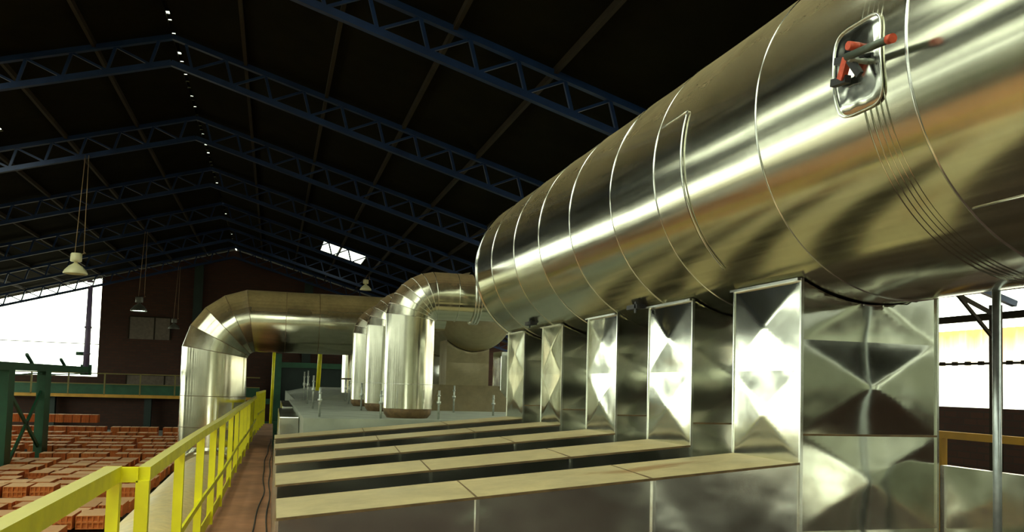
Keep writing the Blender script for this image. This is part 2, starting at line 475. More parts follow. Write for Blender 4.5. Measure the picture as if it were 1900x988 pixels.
for k in range(-9, 10):
    if k == 0: continue
    x = RX + k*1.47 + (.2 if k < 0 else -.2)
    z = roofz(x)-.06
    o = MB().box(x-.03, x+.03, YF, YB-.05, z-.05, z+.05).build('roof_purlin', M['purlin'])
    side = 'left' if k < 0 else 'right'
    words = ['first', 'second', 'third', 'fourth', 'fifth', 'sixth', 'seventh', 'eighth', 'ninth']
    tag(o, 'thin dull steel roof purlin, %s one down from the ridge on the %s slope' % (words[abs(k)-1], side), 'purlin', 'thin purlins under the roof sheets')
# column under the right-hand end of the nearest truss with knee braces
t = thing('truss_column', (11.45, 11.2, -4.7), 'dark steel column with lattice knee braces under the truss end at the right wall', 'column')
MB().box(11.38, 11.52, 11.13, 11.27, -4.7, 1.55).build('post', M['purlin'], t)
mb = MB(); mb.bar((11.45, 11.2, 1.38), (9.6, 11.2, 2.1), .06); mb.bar((11.45, 11.2, .95), (10.4, 11.2, 1.95), .05)
mb.build('knee_brace', M['purlin'], t)
o = MB().bar((11.9, 2, 1.42), (11.9, 41, 1.42), .08, .12).build('eaves_beam', M['purlin']); tag(o, 'dark eaves beam running along the top of the right-hand wall opening', 'beam')

# ================================================================ kiln body, walkway
mb = MB(); mb.box(-.66, .05, -13.5, 30.5, -1.75, -1.55)
struct('walkway', mb, M['walk'])
struct('kiln_body', MB().box(.06, 7.0, -13.5, 10.14, -4.7, -1.5), M['kilntop'])
struct('kiln_deck', MB().box(.36, 7.0, 10.16, 19.3, -4.7, -.45), M['concrete'])
mb = MB(); mb.box(.55, 6.6, 19.35, 40.0, -4.7, -.52)
b = len(mb.v)
for (x, y, z) in ((.6, 19.4, -.52), (6.5, 19.4, -.52), (6.5, 39, -.52), (.6, 39, -.52), (1.6, 20.2, -.30), (5.6, 20.2, -.30), (5.6, 38, -.30), (1.6, 38, -.30)): mb.v.append(Vector((x, y, z)))
for q in ((4, 5, 6, 7), (0, 1, 5, 4), (1, 2, 6, 5), (2, 3, 7, 6), (3, 0, 4, 7)): mb.face([b+i for i in q])
struct('kiln_deck_back', mb, M['concrete'])
# stepped sheet-metal housing on the deck's left edge
t = thing('side_housing', (.2, 11.6, -1.55), 'stepped sheet-metal housing beside the walkway at the kiln deck corner', 'housing')
MB().box(.10, .355, 11.6, 15.2, -1.54, -.5).build('housing_box', M['panel2'], t, bevel=.012)
MB().box(.17, .355, 15.22, 19.3, -1.54, -.47).build('rear_box', M['panel2'], t, bevel=.012)
# cables on the walkway
for j, (xs, lab) in enumerate([((-.13, -.16, -.06, -.10, -.05, .0), 'thin black cable lying along the middle of the brown walkway'),
                               ((-.02, -.01, .01, .0, .02, .035), 'thin black cable lying on the walkway close to the duct ends')]):
    pts = []
    for k in range(40):
        y = 5 + k*.45; f = k/39*(len(xs)-1); i0 = min(int(f), len(xs)-2); x = xs[i0]+(xs[i0+1]-xs[i0])*(f-i0)
        pts.append((x+.012*math.sin(k*.9+j), y, -1.542))
    tag(MB().tube(pts, .008, 6).build('cable', M['cable']), lab, 'cable')

# ================================================================ guard railing
RP = [(-.63, 4.8), (-.623, 6.55), (-.608, 8.2), (-.583, 9.5), (-.562, 10.8), (-.55, 12.7), (-.543, 14.6), (-.52, 16.15), (-.50, 17.6), (-.48, 19.4), (-.462, 21.6), (-.44, 24.3)]
t = thing('guard_railing', (-.63, 4.8, -1.55), 'long yellow guard railing along the walkway, running back from the foreground corner', 'railing')
TOP = -.48
MB().path([(x, y, TOP-.035) for x, y in RP], .06, .07).build('top_rail', M['yellow_dust'], t)
MB().path([(x+.02, y, -1.13) for x, y in RP[1:]], .02, .05).build('mid_rail', M['yellow'], t)
MB().path([(x+.0, y, -1.47) for x, y in RP[1:]], .012, .12).build('toe_board', M['yellow'], t)
for x, y in RP: MB().box(x-.035, x+.03, y-.03, y+.03, -1.75, TOP-.07).build('post', M['yellow'], t)
t = thing('guard_railing', (-.8, 4.8, -1.55), 'short thick yellow handrail in the bottom left corner, ending in a two-post corner', 'railing')
MB().path([(-.81, 2.2, TOP-.035), (-.775, 4.8, TOP-.035)], .075, .08).build('top_rail', M['yellow_dust'], t)
MB().bar((-.83, 4.8, TOP-.04), (-.655, 4.8, TOP-.04), .06, .075).build('cross_rail', M['yellow'], t)
MB().box(-.80, -.74, 4.765, 4.835, -1.75, TOP-.08).build('post', M['yellow'], t)
RP2 = [(-.42, 25.2), (-.38, 26.4), (-.34, 27.6), (-.30, 28.8), (-.26, 30.0)]
t = thing('guard_railing', (-.42, 25.2, -1.55), 'far short yellow railing section at the end of the walkway', 'railing')
MB().path([(x, y, -.42) for x, y in RP2], .07, .06).build('top_rail', M['yellow_dust'], t)
MB().path([(x, y, -1.05) for x, y in RP2], .02, .05).build('mid_rail', M['yellow'], t)
for x, y in RP2: MB().box(x-.035, x+.035, y-.035, y+.035, -1.75, -.45).build('post', M['yellow'], t)
# bracket struts carrying the walkway over the pipe would be hidden; far yellow uprights
o = MB().tube([(-.03, 30.3, -1.55), (.0, 30.3, 1.6)], .05, 10).build('yellow_post', M['yellow_dust']); tag(o, 'slender yellow upright post standing at the far end of the walkway', 'post')
o = MB().tube([(1.22, 24.5, -.30), (1.27, 24.5, 1.4)], .06, 10).build('yellow_post', M['yellow_dust']); tag(o, 'slender yellow upright post on the kiln roof below the large horizontal pipe', 'post')
# right-hand yellow railing
t = thing('guard_railing', (7.3, 7.8, -1.5), 'dull yellow railing seen at the right edge in front of the brick parapet', 'railing')
MB().bar((7.3, 3, -.42), (7.3, 24, -.42), .06, .08).build('top_rail', M['orange'], t)
for k in range(11): MB().box(7.26, 7.34, 4.55+k*1.65, 4.65+k*1.65, -1.5, -.46).build('post', M['orange'], t)
struct('kiln_side_slab', MB().box(7.02, 7.5, -1, 30, -1.7, -1.5), M['kilntop'])

# ================================================================ branch ducts
CX, CZ, CR = 3.27, 1.442, .924
def cyl_under(x): return CZ - math.sqrt(max(CR*CR-(x-CX)**2, .01)) - .006
X0, X1 = 2.80, 3.71
DY = [(4.05, 4.75), (5.31, 6.01), (6.65, 7.34), (8.06, 8.72), (9.40, 10.11)]
ZR, ZL, ZB = -.385, -.645, -1.49
def pillow(u, v, h):
    a, b = abs(2*u-1), abs(2*v-1)
    return h*(1-max(a, b))**1.25
def cross_panels(mb, P, N, ulines, vlines, h, n=16, clip=None):
    """sheet split on given lines, every field stiffened by a diagonal cross break"""
    for u0, u1 in zip(ulines, ulines[1:]):
        for v0, v1 in zip(vlines, vlines[1:]):
            sg = 1 if random.random() < .5 else 1
            hh = h*random.uniform(.8, 1.2)
            def Q(a, b, u0=u0, u1=u1, v0=v0, v1=v1, hh=hh):
                u = u0+(u1-u0)*a; v = v0+(v1-v0)*b
                return P(u, v) + N*pillow(a, b, hh)
            mb.sheet(Q, n, n, True)
words = ['nearest', 'second', 'third', 'fourth', 'farthest']
dlab = ['nearest of five shiny branch ducts, its wide front face turned to the camera',
        'second nearest branch duct, white-shining riser face left of the nearest duct',
        'middle one of five shiny branch ducts rising to the big round duct',
        'fourth branch duct from the camera, with a slim pale riser face',
        'farthest of five branch ducts, narrow riser under the end of the round duct']
for i, (ya, yb) in enumerate(DY):
    t = thing('branch_duct', (X0, ya, ZB), dlab[i], 'duct', 'branch ducts from the kiln roof up to the round duct')
    # riser: left, front, right, back sheets
    mb = MB()
    zt = cyl_under(X0)
    def PL(u, v): return Vector((X0, yb-(yb-ya)*u, v))
    zz = [ZR, -.0, .0]
    vl = [ZR+.0, (ZR+zt)/2, zt]
    cross_panels(mb, PL, Vector((-1, 0, 0)), [0, 1], vl, .015, 24)
    mb.build('riser_side', M['panel'], t)
    mb = MB()
    def PF(u, v): return Vector((X0+(X1-X0)*u, ya, min(v, cyl_under(X0+(X1-X0)*u))))
    def PB(u, v): return Vector((X1-(X1-X0)*u, yb, min(v, cyl_under(X1-(X1-X0)*u))))
    cross_panels(mb, PF, Vector((0, -1, 0)), [0, 1], [-1.28, -.754, -.227, .30, .83], .020, 26)
    mb.build('riser_front', M['panel'], t)
    mb = MB()
    cross_panels(mb, PB, Vector((0, 1, 0)), [0, 1], [-1.28, -.754, -.227, .30, .83], .018, 10)
    def PR(u, v): return Vector((X1, ya+(yb-ya)*u, v))
    cross_panels(mb, PR, Vector((1, 0, 0)), [0, 1], [-1.28, -.754, -.227, .25, cyl_under(X1)], .016, 10)
    mb.box(X0+.02, X1-.02, ya+.02, yb-.02, ZB, -1.25)
    mb.build('riser_back', M['panel2'], t)
    # corner trims of the riser
    mb = MB()
    mb.box(X0-.006, X0+.012, ya-.012, ya+.004, ZB, zt)
    mb.box(X0-.006, X0+.006, yb-.006, yb+.006, ZR, zt)
    mb.box(X1-.006, X1+.008, ya-.012, ya+.006, ZB, cyl_under(X1))
    mb.box(X0-.03, X0+.002, ya-.01, yb+.01, zt-.014, zt)
    mb.build('corner_trim', M['seam'], t)
    MB().box(X0+.01, X1-.01, ya-.010, ya-.002, -.232, -.222).build('joint_strip', M['rust'], t)
    # horizontal run
    def ztop(x): return ZL+(ZR-ZL)*(x-.04)/(X0-.04)
    xl = [.04, .985, 1.925, X0]
    mb = MB()
    def PS(u, v):
        x = .04+(X0-.04)*u; return Vector((x, ya, ZB+(ztop(x)-ZB)*v))
    ul = [(x-.04)/(X0-.04) for x in xl]
    cross_panels(mb, PS, Vector((0, 1, 0)), ul, [0, 1], .024, 30)
    mb.build('duct_side', M['panel2'], t)
    mb = MB()
    def PS2(u, v):
        x = X0-(X0-.04)*u; return Vector((x, yb, ZB+(ztop(x)-ZB)*v))
    cross_panels(mb, PS2, Vector((0, 1, 0)), [1-q for q in ul[::-1]], [0, 1], .02, 8)
    mb.sheet(lambda u, v: (.04, yb-(yb-ya)*u, ZB+(ZL-ZB)*v), 1, 1, False)
    mb.build('duct_rear_side', M['panel2'], t)
    mb = MB()
    for x0, x1 in zip(xl, xl[1:]):
        mb.sheet(lambda u, v, x0=x0, x1=x1: (x0+(x1-x0)*u, ya+(yb-ya)*v, ztop(x0+(x1-x0)*u)+.014*(1-(2*u-1)**2)*(1-(2*v-1)**2)), 10, 8, True)
    mb.build('duct_top', M['dusttop'], t)
    for q_, x in enumerate(xl[1:3]): MB().bar((x, ya, ztop(x)+.002), (x+.05, yb, ztop(x)+.004), .008, .006).build('lap_joint', M['rust'], t)
    mb = MB()
    mb.bar((.04, ya-.004, ZL), (X0, ya-.004, ZR), .012, .012)
    mb.build('edge_fold', M['rust'], t)
    mb = MB()
    for x in xl[1:3]: mb.box(x-.009, x+.009, ya-.016, ya+.002, ZB, ztop(x)-.006)
    mb.box(.035, .05, ya-.012, ya+.004, ZB, ZL-.005)
    mb.build('standing_seam', M['seam'], t)
# long side header behind the risers
t = thing('metal_partition', (3.73, 4.0, -1.49), 'low greenish-grey sheet-metal partition at the bottom right corner, beyond the nearest riser', 'panel')
mb = MB()
cross_panels(mb, lambda u, v: Vector((3.735, 4.05-6.0*u, v)), Vector((-1, 0, 0)), [0, .125, .33, .55, .77, 1], [-1.49, -.392], .014, 20)
mb.box(3.745, 3.79, -2, 4.05, -1.49, -.393)
mb.build('panel_sheet', M['panel2'], t)
MB().box(3.722, 3.736, 3.28, 3.30, -1.45, -.39).build('standing_seam', M['seam'], t)
# thin galvanised post under the round duct
o = MB().tube([(3.62, 3.535, -1.5), (3.62, 3.535, .572)], .021, 14).build('support_post', M['polegalv']); tag(o, 'thin galvanised post under the round duct near the right edge', 'post')

# ================================================================ main round duct
t = thing('round_duct', (CX, 4.0, CZ-CR), 'huge round brushed-metal duct running diagonally across the upper right', 'duct')
def cyl_pt(ang, y, r): return Vector((CX+r*math.cos(ang), y, CZ+r*math.sin(ang)))
RINGS = [-.6, 1.15, 2.72, 3.80, 4.62, 5.02, 5.76, 6.66, 7.52, 8.37, 9.3, 10.07]
mb = MB()
prev = -3.0
segs = [-3.0] + [r for r in RINGS if r not in (4.62,)]
for a, b in zip(segs, segs[1:]):
    # every length slightly dished between its seams
    def P(u, v, a=a, b=b):
        ang = -2*math.pi*u; y = a+(b-a)*v
        r = CR - .004*math.sin(math.pi*v) + .0015*math.sin(ang*5+a*7)
        return cyl_pt(ang, y, r)
    mb.sheet(P, 128, 8, True)
mb.build('duct_shell', M['duct'], t)
mb = MB()
prof = [(CR, 10.07), (CR*.97, 10.09), (.0, 10.10)]
mb.lathe([(r, y) for r, y in prof], (CX, 0, CZ), 96, 'y'); mb.build('end_cap', M['pipe'], t)
for y in RINGS[1:-1]:
    if y == 4.62: continue
    mb = MB()
    w = .005 if y != 2.72 else .008
    mb.lathe([(CR-.004, y-w*1.2), (CR+.0035, y-w*.6), (CR+.0045, y), (CR+.0035, y+w*.6), (CR-.004, y+w*1.2)], (CX, 0, CZ), 128, 'y')
    mb.build('seam_band', M['seam'], t)
mb = MB(); mb.lathe([(CR-.01, 10.03), (CR+.012, 10.04), (CR+.012, 10.075), (CR-.02, 10.10)], (CX, 0, CZ), 128, 'y'); mb.build('end_rim', M['seam'], t)
# fine scored rings next to the flange
mb = MB()
for y in (2.87, 2.90, 2.93, 2.965, 3.0): mb.lathe([(CR-.004, y-.003), (CR+.0012, y), (CR-.004, y+.003)], (CX, 0, CZ), 128, 'y')
mb.build('scored_rings', M['duct'], t)
# patch panel between two seams
def arc(y, a0, a1, n=24, r=CR+.006): return [cyl_pt(math.radians(a0+(a1-a0)*k/n), y, r) for k in range(n+1)]
mb = MB()
mb.sheet(lambda u, v: cyl_pt(math.radians(163+(-195-0-163+360)*1.0*0 + (222-163)*u), 4.64+(4.98-4.64)*v, CR+.004), 24, 2, True)
mb.build('patch_panel', M['duct'], t)
mb = MB(); mb.tube(arc(4.62, 163, 228), .006, 6); mb.tube([cyl_pt(math.radians(163), 4.62+.36*k/4, CR+.004) for k in range(5)], .007, 6)
mb.build('patch_edge', M['seam'], t)
mb = MB(); mb.tube([cyl_pt(math.radians(228), .9+1.8*k/6, CR+.002) for k in range(7)], .005, 6); mb.build('length_seam', M['seam'], t)
# hatch
hp = []
Yc, Ac, hy, ha = 3.01, 182.3, .150, 12.0
def rr_pt(s):
    # rounded rectangle outline in (y, arc) space; superellipse
    c, sn = math.cos(s), math.sin(s); p = 2/5.0
    return (math.copysign(abs(c)**p, c), math.copysign(abs(sn)**p, sn))
def hatch_pt(a, b, r): return cyl_pt(math.radians(Ac - b*ha - 0), Yc + a*hy, r)
mb = MB()
n = 64; c0 = len(mb.v)
rings = [(0, 0)]
mb.v.append(hatch_pt(0, 0, CR+.009))
K = 8
for q in range(1, K+1):
    for k in range(n):
        a, b = rr_pt(2*math.pi*k/n); f = q/K
        mb.v.append(hatch_pt(a*f, b*f, CR+.009 if q < K else CR+.001))
for k in range(n): mb.face([c0, c0+1+(k+1) % n, c0+1+k], True)
for q in range(K-1):
    for k in range(n):
        k2 = (k+1) % n; A = c0+1+q*n
        mb.face([A+k, A+k2, A+n+k2, A+n+k], True)
hatch = mb.build('hatch', sheet_metal('hatch_sheet', r0=.12, r1=.2, dust=.4, wave=.02, wscale=(5, 5, 5)), t)
MB().tube([hatch_pt(*rr_pt(2*math.pi*k/96), CR+.006) for k in range(96)], .0055, 8, closed=True).build('hatch_rim', M['seam'], hatch)
def hp3(y, ang, r): return cyl_pt(math.radians(ang), y, CR+r)
# latch lever, brackets and red bolts
V3 = lambda *a: Vector(a)
MB().tube([V3(2.262, 2.965, 1.418), V3(2.252, 2.80, 1.398), V3(2.242, 2.69, 1.382)], .0165, 14).build('latch_lever', M['lever'], hatch)
MB().tube([V3(2.2425, 2.695, 1.383), V3(2.240, 2.665, 1.377)], .0185, 14).build('lever_grip', M['red'], hatch)
mb = MB(); mb.tube([V3(2.345, 2.996, 1.485), V3(2.29, 2.996, 1.483)], .019, 12); mb.build('red_knob', M['red'], hatch)
MB().bar(V3(2.31, 3.10, 1.452), V3(2.31, 2.93, 1.420), .022, .03).build('latch_bracket', M['black'], hatch)
MB().bar(V3(2.31, 3.12, 1.362), V3(2.31, 3.02, 1.350), .03, .032).build('latch_bracket', M['black'], hatch)
MB().bar(V3(2.29, 3.00, 1.43), V3(2.30, 3.05, 1.355), .035, .026, up=(1, 0, 0)).build('red_link', M['red'], hatch)
MB().bar(V3(2.28, 2.97, 1.41), V3(2.30, 2.93, 1.335), .03, .02, up=(1, 0, 0)).build('latch_arm', M['black'], hatch)
MB().tube([V3(2.345, 2.94, 1.40), V3(2.26, 2.95, 1.405)], .013, 10).build('latch_bolt', M['galv'], hatch)
# clamps under the duct between the risers
for (y, ang, lab) in ((5.95+.12, 237, 'third'), (8.75, 233, 'fifth')):
    p = cyl_pt(math.radians(ang), y, CR)
    mb = MB(); mb.box(p.x-.05, p.x+.03, y, y+.2, p.z-.035, p.z-.0); mb.box(p.x-.05, p.x-.04, y+.02, y+.05, p.z-.07, p.z+.02)
    mb.build('joint_clamp', M['black'], t)

# ================================================================ elbow pipes
def elbow(t, cx, y, z0, zc, r, Rb, n, xend, mat, name_v='vertical_leg', extra=()):
    """vertical leg at x=cx rising from z0, elbow with centreline radius Rb, horizontal leg at z=zc to xend"""
    ctr = Vector((cx+Rb, y, zc-Rb))
    k = n; dth = math.pi/2/k; Rq = Rb/math.cos(dth/2)
    Q = []
    for i in range(k):
        a = math.pi - (i+.5)*dth
        Q.append(Vector((ctr.x+Rq*math.cos(a), y, ctr.z+Rq*math.sin(a))))
    full = [Vector((cx, y, z0))] + Q + [Vector((xend, y, zc))]
    N = len(full)
    MB().gore(full, r, seg=[0]).build(name_v, mat, t)
    MB().gore(full, r, seg=range(1, N-2)).build('elbow', mat, t)
    MB().gore(full, r, seg=[N-2]).build('horizontal_leg', mat, t)
    rm = M['rust'] if r > .5 else M['seam']; rw = .006 if r > .5 else .004
    for i in range(1, N-1):
        p = full[i]; d = ((full[i]-full[i-1]).normalized()+(full[i+1]-full[i]).normalized()).normalized()
        x = Vector((0, 1, 0)); yv = d.cross(x); st = 1/math.cos(dth/2)
        MB().tube([p + x*(r+.002)*math.cos(2*math.pi*q/48) + yv*(r*st+.002)*math.sin(2*math.pi*q/48) for q in range(48)], rw, 5, closed=True).build('seam_ring', rm, t)
    for (p, ax) in extra:
        p = Vector(p); x = Vector((0, 1, 0)); yv = Vector((1, 0, 0)) if ax == 'z' else Vector((0, 0, 1))
        MB().tube([p + x*(r+.002)*math.cos(2*math.pi*q/48) + yv*(r+.002)*math.sin(2*math.pi*q/48) for q in range(48)], rw, 5, closed=True).build('seam_ring', rm, t)
PY = [10.8, 13.1, 15.5]
plab = ['nearest upright elbow pipe, shining, bending right to the end of the round duct',
        'middle upright elbow pipe, just behind and left of the nearest one',
        'rearmost upright elbow pipe, leftmost of the tight row of three']
for i, y in enumerate(PY):
    t = thing('elbow_pipe', (1.67, y, -.45), plab[i], 'pipe', 'upright elbow pipes on the kiln deck')
    elbow(t, 1.67, y, -.33, 1.13, .315, .335, 7, 2.55, M['pipe'], extra=[((1.67, y, .0-.02), 'z'), ((2.25, y, 1.13), 'x')])
    mb = MB(); mb.lathe([(.26, -.45), (.30, -.40), (.312, -.33), (.30, -.32)], (1.67, y, 0), 40); mb.build('base_collar', M['rust'], t)
    mb = MB()
    if i == 0:
        for xx in (2.46, 2.50, 2.54): MB().lathe([(.31, xx-.006), (.35, xx-.006), (.35, xx+.006), (.31, xx+.006)], (0, y, 1.13), 40, 'x').build('flange', M['seam'], t)
        MB().gore([(2.55, y, 1.13), (3.3, y, 1.13)], .30).build('end_branch', M['pipe'], t)
# end branch joins the big duct's end through a short transition
# upright pipe behind
t = thing('upright_pipe', (2.0, 21.9, -.3), 'narrow shiny upright pipe seen below the large horizontal pipe', 'pipe')
MB().gore([(2.0, 21.9, -.3), (2.0, 21.9, 1.3)], .33).build('pipe_shell', M['pipe'], t)
MB().lathe([(.30, -.02), (.34, -.02), (.34, .02), (.30, .02)], (2.0, 21.9, .05), 40).build('seam_ring', M['rust'], t)
# large pipe crossing at the back, with the low run under the railing
t = thing('elbow_pipe', (-1.28, 20, -2.3), 'largest elbow pipe, dusty, rising left of the walkway and crossing to the right', 'pipe')
elbow(t, -1.28, 20.0, -1.55, 1.30, .70, .88, 5, 2.56, M['bigpipe'], extra=[((-1.28, 20, -.42), 'z'), ((-1.28, 20, -1.1), 'z'), ((.22, 20, 1.3), 'x'), ((.95, 20, 1.3), 'x')])
# lower bend and the run towards the camera
pts = [(-1.28, 20.0, -1.55)]
for a in (22.5, 45, 67.5, 90):
    a = math.radians(a); pts.append((-1.28, 19.2+.8*math.cos(a), -1.55-.8*math.sin(a)))
def gore2(pts, r, n=48):
    return MB().tube(pts, r, n, caps=False)
gore2(pts, .70).build('lower_bend', M['bigpipe'], t)
MB().gore([(-1.28, 19.2, -2.35), (-1.28, 12, -2.35)], .70).build('low_run', M['lowpipe'], t)
MB().gore([(-1.28, 12, -2.35), (-1.28, -2, -2.35)], .70).build('low_run', M['lowpipe'], t)
for y in (17.6, 15.4, 13.2, 11.0, 8.8, 6.6): MB().lathe([(.695, y-.012), (.704, y), (.695, y+.012)], (-1.28, 0, -2.35), 64, 'y').build('seam_ring', M['lowpipe'], t)

# second round duct beyond the elbow pipes
t = thing('round_duct', (3.27, 13.8, .55), 'brown dusty round duct end hanging behind the nearest elbow pipe', 'duct')
mb = MB(); prof = []
for k in range(9):
    a = math.pi/2*k/8; prof.append((.68*math.sin(a), 14.0-.30*math.cos(a)))
prof.append((.68, 26.0))
mb.lathe(prof, (3.27, 0, 1.24), 64, 'y'); mb.build('duct_shell', M['browndust'], t)
for (ya, yb) in ((14.0, 14.62), (16.6, 17.2)):
    t2 = thing('box_riser', (3.1, ya, -.45), ('dull box riser under the brown round duct, right of the nearest elbow pipe' if ya < 15 else 'farther box riser under the brown round duct, behind the nearer one'), 'duct')
    mb = MB()
    cross_panels(mb, lambda u, v: Vector((2.8+.74*u, ya, min(v, 1.232-math.sqrt(.68**2-(2.8+.74*u-3.27)**2)))), Vector((0, -1, 0)), [0, 1], [-.02, .36, .76], .015, 10)
    cross_panels(mb, lambda u, v: Vector((2.8, yb-(yb-ya)*u, v)), Vector((-1, 0, 0)), [0, 1], [-.02, .74], .012, 10)
    mb.box(2.82, 3.52, ya+.02, yb, -.02, .55)
    mb.build('riser_shell', M['browndust'] if ya < 15 else M['panel2'], t2)
    b = MB(); base = [(2.5, ya-.3), (3.95, ya-.3), (3.95, yb+.1), (2.5, yb+.1)]; topq = [(2.7, ya-.02), (3.7, ya-.02), (3.7, yb), (2.7, yb)]
    for (x, y) in base: b.v.append(Vector((x, y, -.45)))
    for (x, y) in topq: b.v.append(Vector((x, y, -.02)))
    for q in ((0, 1, 5, 4), (1, 2, 6, 5), (2, 3, 7, 6), (3, 0, 4, 7), (4, 5, 6, 7)): b.face(list(q))
    b.build('riser_base', M['browndust'], t2)
t = thing('box_riser', (4.1, 14.9, -.45), 'pale upright sheet-metal box glimpsed left of the fifth branch duct', 'duct')
MB().box(4.0, 4.4, 14.9, 15.5, -.45, .62).build('riser_shell', M['panel'], t, bevel=.01)

# threaded rods standing on the deck
RODS = [(.645, 18.7, .62), (.632, 16.3, .62), (.612, 13.6, .52), (.56, 10.6, .36), (1.56, 19.1, .5), (1.44, 16.85, .45), (1.33, 13.26, .42), (1.284, 10.46-.1+.05, .34),
        (2.01, 10.45, .36), (2.75, 13.05, .42), (3.12, 12.0, .30), (4.5, 17.1, .4)]
rl = ['leftmost row, farthest back', 'leftmost row, second from the back', 'leftmost row, third from the back', 'leftmost row, nearest and tallest-looking',
      'far back near the left upright pipe', 'just left of the rearmost elbow pipe', 'in front of the middle elbow pipe', 'left foot of the nearest elbow pipe',
      'right foot of the nearest elbow pipe', 'in front of the brown box riser', 'left of the fifth branch duct', 'behind the fifth branch duct']
for (x, y, h), l in zip(RODS, rl):
    t = thing('threaded_rod', (x, y, -.45), 'grey steel rod standing on the kiln deck, '+l, 'rod', 'steel rods on the kiln deck')
    MB().tube([(x, y, -.45), (x, y, -.45+h)], .014, 8).build('rod', M['galv'], t)
    MB().tube([(x, y, -.45+h*.52), (x, y, -.45+h*.62)], .028, 6).build('nut', M['galv'], t)
    MB().tube([(x, y, -.45+h*.8), (x, y, -.45+h*.84)], .022, 6).build('nut', M['galv'], t)

# ================================================================ back of the hall
# gallery on the end wall
t = thing('gallery', (-6, 41.6, -.97), 'green gallery with a yellow-orange edge crossing the brick end wall', 'gallery')
MB().box(-15.5, -.6, 41.3, 42.45, -.99, -.93).build('deck', M['green'], t)
MB().box(-15.5, -.6, 41.26, 41.3, -1.04, -.90).build('edge_strip', M['orange'], t)
MB().box(-15.5, -.6, 41.75, 41.80, -.93, -.45).build('fascia', M['green'], t)
MB().box(-15.5, -.6, 41.27, 41.32, .0, .05).build('top_rail', M['dullyellow'], t)
MB().box(-15.5, -.6, 41.27, 41.31, -.46, -.42).build('mid_rail', M['dullyellow'], t)
for k in range(10):
    x = -14.6+1.47*k
    MB().box(x-.03, x+.03, 41.26, 41.32, -.93, .0).build('post', M['dullyellow'], t)
for k in range(4):
    x = -13.5+4.0*k
    MB().box(x-.15, x+.15, 41.9, 42.2, -4.7, -.99).build('column', M['doorgreen'], t)
# green gate frame
t = thing('gate_frame', (.5, 41.5, -4.7), 'dark green steel gate frame in the end wall, seen under the large pipe', 'gate')
MB().box(.0, .35, 41.3, 41.7, -4.7, 1.2).build('post', M['green'], t)
MB().box(5.0, 5.3, 41.3, 41.7, -4.7, 1.2).build('post', M['green'], t)
MB().box(.35, 5.0, 41.4, 41.6, .55, .8).build('header', M['green'], t)
MB().box(.35, 5.0, 41.6, 41.7, -4.7, .55).build('door_leaf', M['doorgreen'], t)
MB().box(-.4, .0, 41.2, 41.5, -1.2, -.95).build('cross_beam', M['green'], t)
MB().box(-.6, .3, 40.8, 41.3, -2.4, -2.0).build('cross_beam', M['green'], t)
# green braced frame on the left
t = thing('braced_frame', (-5.65, 22.8, -2.3), 'dark green braced steel frame standing among the bricks at the left edge', 'frame')
MB().box(-5.75, -5.55, 20.7, 21.15, -2.3, .03).build('post', M['green'], t)
MB().box(-5.75, -5.55, 23.8, 24.35, -2.3, .03).build('post', M['green'], t)
MB().box(-5.75, -5.55, 14.0, 28.9, .03, .21).build('beam', M['green'], t)
MB().bar((-5.65, 21.15, -.45), (-5.65, 23.9, -1.9), .05, .09).build('brace', M['green'], t)
MB().bar((-5.65, 23.9, -.45), (-5.65, 21.15, -2.2), .05, .09).build('brace', M['green'], t)
MB().bar((-5.65, 22.9, .2), (-5.65, 22.35, .42), .06, .06).build('stub_pipe', M['green'], t)
MB().bar((-5.65, 26.2, .2), (-5.65, 25.7, .38), .06, .06).build('stub_pipe', M['green'], t)
mb = MB()
mb.path([(-5.65, 20.9, -.1), (-5.65, 23.0, -.03), (-5.65, 25.0, -.05), (-5.65, 28.8, .0)], .03, .03); mb.build('tie_rod', M['green'], t)
t = thing('pipe_post', (-5.65, 29.0, .0), 'slender violet-grey post rising against the bright end opening', 'post')
MB().tube([(-5.65, 29.0, .21-.21), (-5.65, 29.0, 1.5), (-5.65, 29.0, 2.75)], [.10, .085, .07], 12).build('pole', M['purple'], t)
MB().box(-5.80, -5.50, 28.95, 29.1, -.05, .28).build('foot', M['green'], t)
mb = MB(); mb.tube([(-5.95, 29.0, .62), (-5.65, 29.0, .62)], .06, 10); mb.build('elbow_stub', M['green'], t)
for z in (1.45, .62, 2.9): MB().tube([(-5.65, 29, z-.03), (-5.65, 29, z+.03)], .11, 12).build('clamp', M['purple'], t)
# distant things outside the end opening
o = MB().bar((-30, 70, 2.4), (-8, 70, 2.2), .05, .06).build('overhead_wire', M['purlin']); tag(o, 'thin wire crossing the bright opening outdoors', 'wire')
o = MB().bar((-30, 70, -.1), (-8, 70, -.3), .05, .1).build('overhead_wire', M['purlin']); tag(o, 'lower thin wire crossing the bright opening outdoors', 'wire')

